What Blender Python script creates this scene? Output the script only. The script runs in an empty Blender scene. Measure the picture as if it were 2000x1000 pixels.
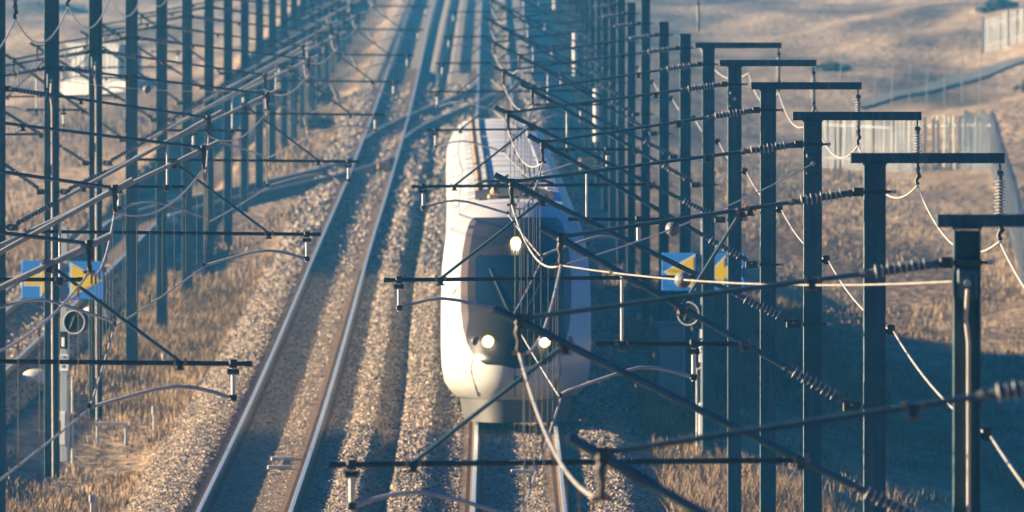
import bpy, math, random
import numpy as np
random.seed(7); rng = np.random.default_rng(7)
C = bpy.context.scene.collection
SC = bpy.context.scene
H = 9.95                       # camera height above the rail heads
F = 30000.0                    # focal length in photo pixels (540 mm lens)

# ------------------------------------------------------------------ alignment
def sst(a, b, v):
    t = np.clip((np.asarray(v, float)-a)/(b-a), 0, 1); return t*t*(3-2*t)
def zt(D):                     # rail level
    D = np.asarray(D, float); return 0.0066*30*np.log1p(np.exp(np.clip((D-475)/30, -50, 50)))
def xr(D): return 0.37-0.35*sst(285, 430, D)-0.25*sst(430, 1000, D)      # right track
def xl(D): return -4.12-0.28*sst(270, 480, D)-0.35*sst(600, 1000, D)     # left track
def x3(D): return -11.2+(xl(D)+11.2)*sst(468, 575, D)                     # far left track
def xc(D): return xl(D)+(xr(D)-xl(D))*sst(585, 725, D)                    # crossover

# ------------------------------------------------------------------ materials
def nn(nt, t, **kw):
    n = nt.nodes.new(t)
    for k, v in kw.items(): setattr(n, k, v)
    return n
def mat(name, col, rough=.6, metal=0., col2=None, scale=3., bump=0., bscale=20., emit=None, estr=0., detail=5., stretch=None, spec=None, trans=0.):
    m = bpy.data.materials.new(name); m.use_nodes = True; nt = m.node_tree
    b = nt.nodes['Principled BSDF']
    b.inputs['Base Color'].default_value = (*col, 1); b.inputs['Roughness'].default_value = rough; b.inputs['Metallic'].default_value = metal
    if spec is not None: b.inputs['Specular IOR Level'].default_value = spec
    tc = nn(nt, 'ShaderNodeTexCoord'); vec = tc.outputs['Object']
    if stretch:
        mp = nn(nt, 'ShaderNodeMapping'); mp.inputs['Scale'].default_value = stretch
        nt.links.new(vec, mp.inputs['Vector']); vec = mp.outputs['Vector']
    if col2:
        n = nn(nt, 'ShaderNodeTexNoise'); n.inputs['Scale'].default_value = scale; n.inputs['Detail'].default_value = detail
        nt.links.new(vec, n.inputs['Vector'])
        r = nn(nt, 'ShaderNodeValToRGB'); e = r.color_ramp.elements
        e[0].position = .35; e[0].color = (*col, 1); e[1].position = .65; e[1].color = (*col2, 1)
        nt.links.new(n.outputs['Fac'], r.inputs['Fac']); nt.links.new(r.outputs['Color'], b.inputs['Base Color'])
    if bump:
        n2 = nn(nt, 'ShaderNodeTexNoise'); n2.inputs['Scale'].default_value = bscale; n2.inputs['Detail'].default_value = 4
        nt.links.new(vec, n2.inputs['Vector'])
        bp = nn(nt, 'ShaderNodeBump'); bp.inputs['Strength'].default_value = bump; bp.inputs['Distance'].default_value = .05
        nt.links.new(n2.outputs['Fac'], bp.inputs['Height']); nt.links.new(bp.outputs['Normal'], b.inputs['Normal'])
    if emit:
        b.inputs['Emission Color'].default_value = (*emit, 1); b.inputs['Emission Strength'].default_value = estr
    return m
M = {}
M['mast'] = mat('mast_dark_teal', (.012,.05,.078), .5, .1, (.03,.085,.118), 2.5, .15, 14)  # dark teal base, mottled slightly lighter
M['tube'] = mat('tube_steel', (.025,.07,.10), .3, 0., (.045,.10,.135), 5, spec=.8)
M['tube_lit'] = mat('tube_steel_lit', (.24,.28,.30), .32, .2, (.32,.355,.37), 5, spec=.8)  # lighter copy of the tube steel, sunlight put into its colour
M['dark'] = mat('dark_fittings', (.03,.035,.045), .45, .4, (.055,.05,.05), 8)
M['reg'] = mat('dark_tube', (.025,.032,.045), .4, .4, (.04,.05,.065), 5)
M['pale'] = mat('aluminium_arm', (.42,.44,.46), .35, .5, (.55,.56,.56), 6)
M['bronze'] = mat('bronze_clip', (.32,.22,.13), .4, .7, (.42,.32,.2), 9)
M['shed'] = mat('insulator_shed', (.36,.38,.39), .35, 0, (.48,.48,.47), 7)
M['ball'] = mat('ball_insulator_grey', (.12,.13,.14), .5, 0, (.16,.17,.18), 5)
M['core'] = mat('insulator_core', (.07,.085,.11), .45, 0, (.1,.115,.14), 7)
M['wire'] = mat('wire_pale', (.46,.43,.39), .4, .4, (.6,.56,.5), 4)
M['thin'] = mat('dropper_wire', (.05,.05,.055), .5, .5)
M['weight'] = mat('weight_stack', (.72,.70,.66), .6, 0, (.8,.78,.74), 4)
M['blue'] = mat('sign_blue', (.002,.125,.47), .5, 0, (.003,.14,.5), 3, spec=.3)
M['yellow'] = mat('sign_yellow', (.47,.36,.006), .5, 0, (.5,.38,.008), 3, spec=.3)
M['signw'] = mat('sign_white', (.38,.42,.45), .5, 0, (.42,.46,.48), 3)
M['plate'] = mat('plate_white', (.7,.72,.73), .5, 0, (.76,.77,.78), 4)
M['ink'] = mat('plate_ink', (.03,.04,.06), .6)
M['black'] = mat('lens_black', (.006,.008,.012), .7, spec=.1)
M['steelpost'] = mat('signal_post', (.22,.27,.31), .5, .3, (.28,.32,.36), 4)
M['railtop'] = mat('rail_head', (.42,.5,.58), .3, .25, (.56,.63,.7), 6, stretch=(4,.15,4))  # pale blue sky reflection put into the base colour
M['railside'] = mat('rail_rust', (.17,.115,.075), .75, .1, (.25,.175,.115), 5, stretch=(3,.3,3))
M['sleeper'] = mat('sleeper_concrete', (.33,.23,.14), .9, 0, (.46,.33,.21), 4)
M['ballast'] = mat('ballast_bed', (.16,.125,.095), .95, 0, (.30,.25,.20), 14, 1., 22, stretch=(1,.25,1))
M['stone'] = mat('ballast_stone', (.085,.065,.048), .85, 0, (.54,.435,.335), 5.5, .3, 30, detail=2)
M['grass1'] = mat('dry_grass', (.10,.07,.042), .9, 0, (.40,.285,.17), .9, stretch=(1,.3,1))
M['shade_bush'] = mat('shade_bush_leaf', (.06,.06,.04), .8, 0, (.13,.11,.07), 2)
M['bark'] = mat('shade_bush_bark', (.07,.05,.035), .9)
M['white'] = mat('train_white', (.46,.46,.45), .3, 0, (.54,.54,.53), .8, spec=.5)
M['mask'] = mat('train_mask', (.02,.018,.017), .3, .0, (.028,.025,.023), 1., spec=.25)
M['glass'] = mat('train_glass', (.006,.014,.024), .08, 0)
M['skirt'] = mat('train_skirt', (.07,.066,.062), .5, 0, (.1,.095,.088), 2)
M['under'] = mat('train_underframe', (.02,.02,.022), .8)
M['roofgrey'] = mat('train_roof', (.66,.69,.70), .5, 0, (.74,.76,.76), .7, .12, 3, stretch=(.6,3,1))
M['rooftan'] = mat('roof_ceramic', (.42,.27,.16), .5, 0, (.5,.34,.22), 5)
M['lamp'] = mat('headlamp', (1,.9,.7), .3, emit=(1.,.82,.45), estr=60)
M['lampring'] = mat('headlamp_ring', (.5,.35,.12), .3, .6, emit=(1.,.5,.08), estr=1.2)
M['hut'] = mat('hut_white', (.36,.36,.35), .7, 0, (.44,.44,.43), 2)
M['hutgrey'] = mat('hut_grey', (.42,.44,.46), .7, 0, (.5,.52,.53), 2)
M['orange'] = mat('box_orange', (.5,.22,.05), .6, 0, (.55,.27,.07), 4)
M['ochre'] = mat('box_ochre', (.55,.36,.08), .6, 0, (.6,.4,.1), 4)
M['concrete'] = mat('pale_concrete', (.6,.55,.46), .8, 0, (.72,.66,.56), 3)
M['palis'] = mat('fence_pale', (.24,.27,.29), .55, .1, (.38,.40,.40), 1.2, stretch=(2,2,.4))
M['post'] = mat('grey_wood', (.17,.165,.155), .8, 0, (.24,.23,.21), 3)
M['road'] = mat('hill_track', (.10,.10,.105), .9, 0, (.14,.135,.13), .6)

def roof_bands(m):
    nt = m.node_tree; b = nt.nodes['Principled BSDF']; src = b.inputs['Base Color'].links[0].from_socket
    tc = nn(nt, 'ShaderNodeTexCoord'); sx = nn(nt, 'ShaderNodeSeparateXYZ'); nt.links.new(tc.outputs['Object'], sx.inputs[0])
    md = nn(nt, 'ShaderNodeMath', operation='PINGPONG'); md.inputs[1].default_value = 3.4; nt.links.new(sx.outputs['Y'], md.inputs[0])
    r = nn(nt, 'ShaderNodeValToRGB'); e = r.color_ramp.elements; e[0].position = .22; e[0].color = (.34,.35,.37,1); e[1].position = .55; e[1].color = (1,1,1,1)
    nt.links.new(md.outputs[0], r.inputs['Fac'])
    mx = nn(nt, 'ShaderNodeMix', data_type='RGBA', blend_type='MULTIPLY'); mx.inputs['Factor'].default_value = 1.
    nt.links.new(src, mx.inputs['A']); nt.links.new(r.outputs['Color'], mx.inputs['B']); nt.links.new(mx.outputs['Result'], b.inputs['Base Color'])
roof_bands(M['roofgrey'])
def streaks(m, col, sc, lo, hi):
    nt = m.node_tree; b = nt.nodes['Principled BSDF']; src = b.inputs['Base Color'].links[0].from_socket
    tc = nn(nt, 'ShaderNodeTexCoord'); mp = nn(nt, 'ShaderNodeMapping'); mp.inputs['Scale'].default_value = sc; nt.links.new(tc.outputs['Object'], mp.inputs['Vector'])
    oi = nn(nt, 'ShaderNodeObjectInfo'); nt.links.new(oi.outputs['Location'], mp.inputs['Location'])
    n = nn(nt, 'ShaderNodeTexNoise'); n.inputs['Scale'].default_value = 1.; n.inputs['Detail'].default_value = 6; nt.links.new(mp.outputs['Vector'], n.inputs['Vector'])
    r = nn(nt, 'ShaderNodeValToRGB'); e = r.color_ramp.elements; e[0].position = lo; e[0].color = (0,0,0,1); e[1].position = hi; e[1].color = (1,1,1,1); nt.links.new(n.outputs['Fac'], r.inputs['Fac'])
    mx = nn(nt, 'ShaderNodeMix', data_type='RGBA'); mx.inputs['B'].default_value = (*col, 1)
    nt.links.new(r.outputs['Color'], mx.inputs['Factor']); nt.links.new(src, mx.inputs['A']); nt.links.new(mx.outputs['Result'], b.inputs['Base Color'])
streaks(M['mast'], (.06,.115,.145), (14,14,.7), .5, .72)
streaks(M['white'], (.34,.31,.27), (3,.4,5), .58, .85)
streaks(M['blue'], (.006,.12,.38), (5,5,2), .5, .85)
def ground_mat():
    m = bpy.data.materials.new('ground_dry_grass'); m.use_nodes = True; nt = m.node_tree; b = nt.nodes['Principled BSDF']
    b.inputs['Roughness'].default_value = .95; b.inputs['Specular IOR Level'].default_value = .1
    tc = nn(nt, 'ShaderNodeTexCoord')
    def noise(sc, st, det=6):
        mp = nn(nt, 'ShaderNodeMapping'); mp.inputs['Scale'].default_value = st
        nt.links.new(tc.outputs['Object'], mp.inputs['Vector'])
        n = nn(nt, 'ShaderNodeTexNoise'); n.inputs['Scale'].default_value = sc; n.inputs['Detail'].default_value = det
        nt.links.new(mp.outputs['Vector'], n.inputs['Vector']); return n.outputs['Fac']
    def ramp(fac, stops):
        r = nn(nt, 'ShaderNodeValToRGB'); e = r.color_ramp.elements
        e[0].position, e[0].color = stops[0][0], (*stops[0][1], 1); e[1].position, e[1].color = stops[-1][0], (*stops[-1][1], 1)
        for p, c in stops[1:-1]:
            k = e.new(p); k.color = (*c, 1)
        nt.links.new(fac, r.inputs['Fac']); return r.outputs['Color']
    big = ramp(noise(.16, (1, .12, 1)), [(.34, (.09,.07,.052)), (.45, (.25,.18,.118)), (.56, (.42,.32,.21)), (.7, (.31,.225,.145))])
    small = ramp(noise(1.6, (1, .3, 1)), [(.3, (.55,.55,.55)), (.7, (1.25,1.2,1.15))])
    mx = nn(nt, 'ShaderNodeMix', data_type='RGBA', blend_type='MULTIPLY'); mx.inputs['Factor'].default_value = 1
    nt.links.new(big, mx.inputs['A']); nt.links.new(small, mx.inputs['B']); nt.links.new(mx.outputs['Result'], b.inputs['Base Color'])
    bp = nn(nt, 'ShaderNodeBump'); bp.inputs['Strength'].default_value = .8; bp.inputs['Distance'].default_value = .25
    nt.links.new(noise(2.2, (1, .35, 1)), bp.inputs['Height']); nt.links.new(bp.outputs['Normal'], b.inputs['Normal'])
    return m
M['ground'] = ground_mat()

# ------------------------------------------------------------------ mesh builder
class MB:
    def __init__(s): s.v = []; s.f = []; s.mi = []; s.sm = []
    def add(s, vs, fs, mi=0, smooth=False):
        o = len(s.v); s.v += [tuple(map(float, p)) for p in vs]
        for q in fs: s.f.append(tuple(i+o for i in q)); s.mi.append(mi); s.sm.append(smooth)
        return s
    def box(s, x0, x1, y0, y1, z0, z1, mi=0, b=0.):
        if b:
            b = min(b, (x1-x0)*.45, (y1-y0)*.45, (z1-z0)*.45)
            R = lambda zz, i: [(x0+i,y0+b,zz),(x0+b,y0+i,zz),(x1-b,y0+i,zz),(x1-i,y0+b,zz),(x1-i,y1-b,zz),(x1-b,y1-i,zz),(x0+b,y1-i,zz),(x0+i,y1-b,zz)]
            rings = [R(z0, b*.6), R(z0+b, 0), R(z1-b, 0), R(z1, b*.6)]
            vs = [p for r in rings for p in r]
            fs = [tuple(reversed(range(8))), tuple(range(24, 32))]
            for k in range(3):
                for i in range(8): j = (i+1) % 8; fs.append((k*8+i, k*8+j, k*8+8+j, k*8+8+i))
            return s.add(vs, fs, mi)
        v = [(x,y,z) for z in (z0,z1) for y in (y0,y1) for x in (x0,x1)]
        return s.add(v, [(0,2,3,1),(4,5,7,6),(0,1,5,4),(2,6,7,3),(0,4,6,2),(1,3,7,5)], mi)
    def path(s, pts, r, n=8, mi=0, caps=True):
        P = np.array(pts, float); N = len(P); rs = np.broadcast_to(np.asarray(r, float), (N,))
        T = np.gradient(P, axis=0) if N > 2 else np.array([P[1]-P[0]]*2)
        T /= np.linalg.norm(T, axis=1)[:, None]+1e-12
        up = np.array([0,0,1.]) if abs(T[0][2]) < .9 else np.array([0,1.,0])
        vs = []
        for k in range(N):
            a = np.cross(T[k], up); a /= np.linalg.norm(a)+1e-12; b = np.cross(a, T[k])
            for i in range(n):
                th = 2*math.pi*i/n; vs.append(P[k]+rs[k]*(math.cos(th)*a+math.sin(th)*b))
        fs = [(k*n+i, k*n+(i+1)%n, k*n+n+(i+1)%n, k*n+n+i) for k in range(N-1) for i in range(n)]
        s.add(vs, fs, mi, True)
        if caps:
            s.add(vs[:n], [tuple(reversed(range(n)))], mi); s.add(vs[-n:], [tuple(range(n))], mi)
        return s
    def tube(s, a, b, r, n=8, mi=0): return s.path([a, b], r, n, mi)
    def lathe(s, a, b, prof, n=12, mi=0):          # prof: (t along the axis, radius)
        a = np.array(a, float); b = np.array(b, float)
        pts = [a+(b-a)*t for t, r in prof]; d = (b-a)/np.linalg.norm(b-a)
        up = np.array([0,0,1.]) if abs(d[2]) < .9 else np.array([0,1.,0])
        u = np.cross(d, up); u /= np.linalg.norm(u); w = np.cross(u, d); vs = []
        for p, (t, r) in zip(pts, prof):
            for i in range(n):
                th = 2*math.pi*i/n; vs.append(p+r*(math.cos(th)*u+math.sin(th)*w))
        N = len(pts)
        fs = [(k*n+i, k*n+(i+1)%n, k*n+n+(i+1)%n, k*n+n+i) for k in range(N-1) for i in range(n)]
        fs += [tuple(reversed(range(n))), tuple(range((N-1)*n, N*n))]
        return s.add(vs, fs, mi)
    def grid(s, V, mi=0, smooth=True, flip=False):   # V: (rows, cols, 3)
        R, K = V.shape[:2]; fs = []
        for i in range(R-1):
            for j in range(K-1):
                q = (i*K+j, i*K+j+1, (i+1)*K+j+1, (i+1)*K+j); fs.append(q[::-1] if flip else q)
        return s.add(V.reshape(-1, 3), fs, mi, smooth)
    def prism(s, poly, y0, y1, mi=0):                # outline in x-z, thickness in y
        n = len(poly); vs = [(x, y0, z) for x, z in poly]+[(x, y1, z) for x, z in poly]
        fs = [tuple(range(n)), tuple(reversed(range(n, 2*n)))]+[(i, i+n, (i+1)%n+n, (i+1)%n) for i in range(n)]
        return s.add(vs, fs, mi)
    def build(s, name, mats, parent=None):
        me = bpy.data.meshes.new(name); me.from_pydata(s.v, [], s.f); me.update()
        for m in (mats if isinstance(mats, (list, tuple)) else [mats]): me.materials.append(m)
        me.polygons.foreach_set('material_index', s.mi); me.polygons.foreach_set('use_smooth', s.sm)
        o = bpy.data.objects.new(name, me); C.objects.link(o)
        if parent: o.parent = parent
        return o
def np_mesh(name, V, Fc, m, parent=None, smooth=False):
    me = bpy.data.meshes.new(name); k = Fc.shape[1]
    me.vertices.add(len(V)); me.vertices.foreach_set('co', V.astype(np.float32).ravel())
    me.loops.add(Fc.size); me.loops.foreach_set('vertex_index', Fc.astype(np.int32).ravel())
    me.polygons.add(len(Fc)); me.polygons.foreach_set('loop_start', np.arange(0, Fc.size, k, dtype=np.int32))
    me.polygons.foreach_set('use_smooth', np.full(len(Fc), smooth)); me.update(calc_edges=True); me.validate()
    me.materials.append(m); o = bpy.data.objects.new(name, me); C.objects.link(o)
    if parent: o.parent = parent
    return o
def tag(o, label, cat, group=None):
    o['label'] = label; o['category'] = cat
    if group: o['group'] = group
    return o
def thing(name, label, cat, loc=(0,0,0), group=None):
    o = bpy.data.objects.new(name, None); o.empty_display_size = .2; C.objects.link(o); o.location = tuple(map(float, loc))
    return tag(o, label, cat, group)
def struct(o, kind='structure'): o['kind'] = kind; return o
def copy_tree(root):
    r = root.copy(); C.objects.link(r)
    for ch in root.children:
        c = ch.copy(); C.objects.link(c); c.parent = r
        for g in ch.children:
            d = g.copy(); C.objects.link(d); d.parent = c
    return r
ORD = ['nearest','second','third','fourth','fifth','sixth','seventh','eighth','ninth','tenth','eleventh','twelfth','thirteenth','fourteenth','fifteenth','sixteenth','seventeenth','eighteenth']

# ------------------------------------------------------------------ terrain
CS = np.array([(-15,-.75),(-13.4,-.55),(-12.9,-.3),(-12.4,-.18),(-9.9,-.18),(-9.5,-.3),(-8.9,-.42),(-7.5,-.6),(-6.9,-.62),(-6.5,-.56),(-5.75,-.17),(-5.3,-.13),
  (-4.95,-.21),(-3.3,-.21),(-2.8,-.13),(-2.62,-.05),(-2.35,-.05),(-2.15,-.36),(-1.9,-.36),(-1.75,-.06),(-1.3,-.05),(-1.05,-.17),(-.5,-.19),(1.2,-.19),(1.6,-.1),(2.0,-.1),
  (2.2,-.13),(2.8,-.42),(3.4,-.52),(6.0,-.78),(9,-1.6),(12,-2.1),(15,-2.2),(19,-1.8),(24,-1.1),(32,.5),(60,6),(200,20)])
_ph = rng.uniform(0, 6.28, (10, 2)); _kk = rng.uniform(.5, 1.6, (10, 2))
def wob(X, D):
    r = 0
    for k in range(10): r = r+np.sin(X*_kk[k,0]*.16*(1+k*.35)+_ph[k,0])*np.cos(D*_kk[k,1]*.03*(1+k*.3)+_ph[k,1])/(1+k*.5)
    return r
def gz(X, D):
    X = np.asarray(X, float); D = np.asarray(D, float)
    sh = xr(D)-.37; Xs = X-sh*np.clip(1-np.abs(X+2)/30, 0, 1)
    prof = np.interp(Xs, CS[:,0], CS[:,1])
    left = -.75-1.9*(1-np.exp(np.minimum(X+15, 0)/16))
    prof = np.where(X < -15, left, prof)
    prof = np.where((X > 5) & (prof < -.78), -.78+(prof+.78)*(1-.55*sst(430, 540, D)), prof)
    # flat formation where the tracks fan out
    flat = sst(455, 500, D)*(1-sst(585, 610, D))*((X > -13) & (X < -5))
    prof = prof*(1-flat)+np.maximum(prof, -.22)*flat*1.0+0
    prof = np.where((D > 560) & (D < 745) & (X > -4) & (X < 0), np.minimum(prof, -.19), prof)
    z0 = zt(D)
    side = sst(5, 14, X)                         # the right hand slope keeps its own level
    far = .006*np.maximum(D-600, 0)+.00003*np.maximum(D-1250, 0)**2*.7
    zright = z0*.93
    base = z0*(1-side)+zright*side
    base = base+np.where(X < 5, 1, 0)*.00003*np.maximum(D-1250, 0)**2*.5
    w = np.clip((np.abs(X+2)-9.5)/14, 0, 1)*np.clip((D-150)/450, .12, 1.3)
    return base+prof+wob(X, D)*.34*w
def axis(*segs):
    r = []
    for a, b, st in segs: r += list(np.arange(a, b, st))
    return np.array(r+[segs[-1][1]])
def sheet(xs, ds, dz=0.):
    XX, DD = np.meshgrid(xs, ds); V = np.stack([XX, DD, gz(XX, DD)+dz], -1)
    R, K = XX.shape; i = np.arange(R-1)[:, None]*K+np.arange(K-1)[None]
    return V.reshape(-1, 3), np.stack([i, i+1, i+K+1, i+K], -1).reshape(-1, 4)
xs = axis((-150,-40,5),(-40,-14,.8),(-14,-6,.25),(-6,3,1.),(3,8,.3),(8,40,.8),(40,150,5))
ds = axis((-5,220,9),(220,700,2.5),(700,1400,7),(1400,2100,25))
V, Fq = sheet(xs, ds)
low = (V[:,0] > -12.6) & (V[:,0] < -9.7) | (V[:,0] > -6.2) & (V[:,0] < 2.6)
V[low, 2] -= .45
struct(np_mesh('ground', V, Fq, M['ground'], smooth=True))
xs = axis((-6.5,3.05,.08)); ds = axis((-5,225,6),(225,460,.8),(460,1350,4))
V, Fq = sheet(xs, ds, .0)
V[:,2] += np.where((V[:,1] > 225) & (V[:,1] < 470), rng.normal(0, .012, len(V)), 0)
struct(np_mesh('ballast_bed', V, Fq, M['ballast'], smooth=True))
xs = axis((0,3.6,.2)); ds2 = axis((-5,600,3))
XX, DD = np.meshgrid(xs, ds2); XX = XX-1.8+x3(DD)
ZZ = zt(DD)+np.interp(np.abs(XX-x3(DD)), [0,1.2,1.4,1.8], [-.2,-.2,-.24,-.5])
R, K = XX.shape; i = np.arange(R-1)[:, None]*K+np.arange(K-1)[None]
struct(np_mesh('siding_ballast_bed', np.stack([XX,DD,ZZ],-1).reshape(-1,3), np.stack([i,i+1,i+K+1,i+K],-1).reshape(-1,4), M['ballast'], smooth=True))

# loose stones (uncountable)
def stones(N, d0, d1, x0, x1, r0, fx=None):
    D = 1/rng.uniform(1/d1, 1/d0, N); X = rng.uniform(x0, x1, N)
    if fx is not None:
        X = X+fx(D); Z = zt(D)+np.interp(np.abs(X-fx(D)), [0,1.2,1.4,1.8], [-.2,-.2,-.24,-.5])
    else:
        Z = gz(X, D)
    keep = np.ones(N, bool)
    for f in (xl, xr, x3):
        for q in (-.753, .753): e = X-f(D)-q; keep &= (e < -.26) | (e > .1)
    X, D, Z = X[keep], D[keep], Z[keep]; N = len(X)
    r = r0*rng.uniform(.6, 1.35, N)*np.clip(D/280, .9, 1.8)
    base = np.array([(1,0,0),(-1,0,0),(0,1,0),(0,-1,0),(0,0,1),(0,0,-1)], float)
    P = base[None]*rng.uniform(.6, 1.25, (N, 6, 1))+rng.normal(0, .22, (N, 6, 3))
    a = rng.uniform(0, 6.28, N); ca, sa = np.cos(a), np.sin(a); b = rng.normal(0, .6, N); cb, sb = np.cos(b), np.sin(b)
    x = P[...,0]*ca[:,None]-P[...,1]*sa[:,None]; y = P[...,0]*sa[:,None]+P[...,1]*ca[:,None]; z = P[...,2]
    x, z = x*cb[:,None]-z*sb[:,None], x*sb[:,None]+z*cb[:,None]
    P = np.stack([x, y, z*.85], -1)*r[:,None,None]+np.stack([X, D, Z+r*.25], -1)[:,None]
    T = np.array([(0,2,4),(2,1,4),(1,3,4),(3,0,4),(2,0,5),(1,2,5),(3,1,5),(0,3,5)])
    return P.reshape(-1, 3), (T[None]+6*np.arange(N)[:,None,None]).reshape(-1, 3)
Vs, Ts, off = [], [], 0
for a in [(135000,232,430,-6.5,3.05,.037,None),(16000,430,720,-6.5,2.9,.05,None),(9000,232,430,-1.7,1.7,.045,x3),(36000,232,330,-6.5,-5.2,.038,None)]:
    v, t = stones(*a); Vs.append(v); Ts.append(t+off); off += len(v)
struct(tag(np_mesh('ballast_stones', np.concatenate(Vs), np.concatenate(Ts), M['stone']), 'loose grey brown ballast stones heaped between and beside the rails', 'ballast'), 'stuff')

# dry grass (uncountable)
def grass(N, d0, d1, regions, h0):
    D = 1/rng.uniform(1/d1, 1/d0, N); w = np.array([b-a for a, b in regions]); k = rng.choice(len(regions), N, p=w/w.sum())
    R = np.array(regions); X = rng.uniform(R[k,0], R[k,1])
    cl = wob(X*3.1+5, D*1.7)+.6*wob(X*9, D*6)
    keep = (cl > rng.normal(.1, .6, N)) & (np.abs(X-x3(D)) > 1.75)
    X, D, cl = X[keep], D[keep], cl[keep]; n = len(X); Z = gz(X, D)
    h = h0*rng.uniform(.3, 1.1, n)*np.clip(.8+cl*.3, .5, 1.5)*np.clip(D/300, .9, 1.15); wd = .008*np.clip(D/230, 1, 2.2)*rng.uniform(.6, 1.4, n)
    a = rng.uniform(0, 3.14, n); lx = rng.normal(.02, .28, n)*h; ly = rng.normal(0, .3, n)*h
    P = np.empty((n, 5, 3)); dx, dy = np.cos(a)*wd, np.sin(a)*wd
    P[:,0] = np.stack([X-dx, D-dy, Z-.03], -1); P[:,1] = np.stack([X+dx, D+dy, Z-.03], -1)
    P[:,2] = np.stack([X-dx*.7+lx*.35, D-dy*.7+ly*.35, Z+h*.55], -1); P[:,3] = np.stack([X+dx*.7+lx*.35, D+dy*.7+ly*.35, Z+h*.55], -1)
    P[:,4] = np.stack([X+lx, D+ly, Z+h], -1)
    T = np.array([(0,1,3),(0,3,2),(2,3,4)])
    return P.reshape(-1, 3), (T[None]+5*np.arange(n)[:,None,None]).reshape(-1, 3)
Vs, Ts, off = [], [], 0
for a in [(120000,228,420,[(-9.2,-6.35)],.3),(50000,228,460,[(-17,-12.8)],.36),(150000,225,420,[(2.9,8.5)],.48),(90000,250,620,[(8,20)],.2),(50000,420,700,[(-20,-12.5),(-8.5,-6.4)],.3)]:
    v, t = grass(*a); Vs.append(v); Ts.append(t+off); off += len(v)
struct(tag(np_mesh('dry_grass', np.concatenate(Vs), np.concatenate(Ts), M['grass1']), 'dry straw coloured grass growing beside the tracks and on the slope', 'grass'), 'stuff')

# ------------------------------------------------------------------ tracks
def rail(f, side, dl, parent):
    prof = [(-.075,-.172),(.075,-.172),(.075,-.155),(.012,-.135),(.012,-.045),(.036,-.03),(.036,-.004),(.03,0),(-.03,0),(-.036,-.004),(-.036,-.03),(-.012,-.045),(-.012,-.135),(-.075,-.155)]
    n = len(prof); mb = MB(); vs = []
    for D in dl:
        x, z = float(f(D))+side*.753, float(zt(D))
        vs += [(x+a, D, z+b) for a, b in prof]
    fs, mi = [], []
    for k in range(len(dl)-1):
        for i in range(n):
            j = (i+1) % n; mb_i = 0 if i in (6,7,8) else 1
            fs.append((k*n+i, k*n+n+i, k*n+n+j, k*n+j)); mi.append(mb_i)
    mb.add(vs, fs); mb.mi = mi
    return mb.build('rail', [M['railtop'], M['railside']], parent)
def track(label, f, d0, d1, d2, sleepers=True):
    t = thing('railway_track', label, 'track', (0,0,0), 'railway tracks')
    dl = list(np.arange(d0, d1, 5.))+[d1]
    for sd in (-1, 1): rail(f, sd, dl, t)
    mb = MB()
    for D in np.arange(max(d0, 60), d2, .62):
        x, z = float(f(D)), float(zt(D)); mb.box(x-1.27, x+1.27, D-.13, D+.13, z-.36, z-.178)
    mb.build('sleepers', M['sleeper'], t)['kind'] = 'stuff'
    mb = MB()
    for D in np.arange(max(d0, 200), min(d2, 420), .62):
        for sd in (-.753, .753):
            for e in (-.11, .11):
                x, z = float(f(D))+sd+e, float(zt(D)); mb.box(x-.035, x+.035, D-.06, D+.06, z-.176, z-.12)
    if mb.v: mb.build('rail_clips', M['railside'], t)['kind'] = 'stuff'
    return t
track('empty railway track with shiny rails to the left of the white train', xl, -5, 1320, 760)
track('railway track that the white train is running on', xr, -5, 1320, 760)
track('siding track on the far left that curves in to join the empty track', x3, -5, 566, 540)
track('crossover track curving from the empty track over to behind the train', xc, 596, 718, 712)

# ------------------------------------------------------------------ catenary masts
def column(h, w, turned=False):
    mb = MB(); t, d = .016, w*.95; e = .004
    for sx in (-1, 1):
        a, b = sorted((sx*w/2, sx*(w/2-t)))
        if turned: mb.box(a, b, -d/2, d/2, -.6, h, b=e)
        else: mb.box(-w/2, w/2, a, b, -.6, h, b=e)
    if turned: mb.box(-w/2+t+.0005, w/2-t-.0005, -.006, .006, -.6, h-.01)
    else: mb.box(-.006, .006, -w/2+t+.0005, w/2-t-.0005, -.6, h-.01)
    mb.box(-w/2-.01, w/2+.01, -d/2-.01, d/2+.01, h+.0005, h+.018)
    mb.box(-w/2-.16, w/2+.16, -d/2-.16, d/2+.16, -.62, .06, b=.03)
    return mb
def insulator(name, a, b, parent, nsh=9, r=.068, core=.036):
    mb = MB(); a = np.array(a, float); b = np.array(b, float); L = np.linalg.norm(b-a)
    mb.lathe(a, b, [(0,.03),(.06,.045),(.1,.03),(.16,core),(.84,core),(.9,.03),(.94,.042),(1,.03)], 10, 0)
    for k in range(nsh):
        t = .2+.6*k/(nsh-1); h = .006/L; rr = r*(1 if k % 2 == 0 else .82)
        mb.lathe(a, b, [(t-h*2.,core*1.02),(t-h*.25,rr),(t+h*.25,rr),(t+h*1.2,core*1.02)], 14, 1)
    return mb.build(name, [M['core'], M['shed']], parent)
def band(p, d, r, parent):                      # saddle clamp round a tube
    p = np.array(p, float); d = np.array(d, float)/np.linalg.norm(d)
    mb = MB()
    for o in (-.055, .055): mb.lathe(p+d*(o-.014), p+d*(o+.014), [(0,r*1.28),(1,r*1.28)], 10, 0)
    mb.box(p[0]-.03, p[0]+.03, p[1]-.03, p[1]+.03, p[2]-r-.05, p[2]-r+.01, 1, b=.01)
    mb.tube(p+(-.05,0,-r-.05), p+(.05,0,-r-.05), .012, 6, 0)
    return mb.build('clamp', [M['bronze'], M['dark']], parent)
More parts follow.
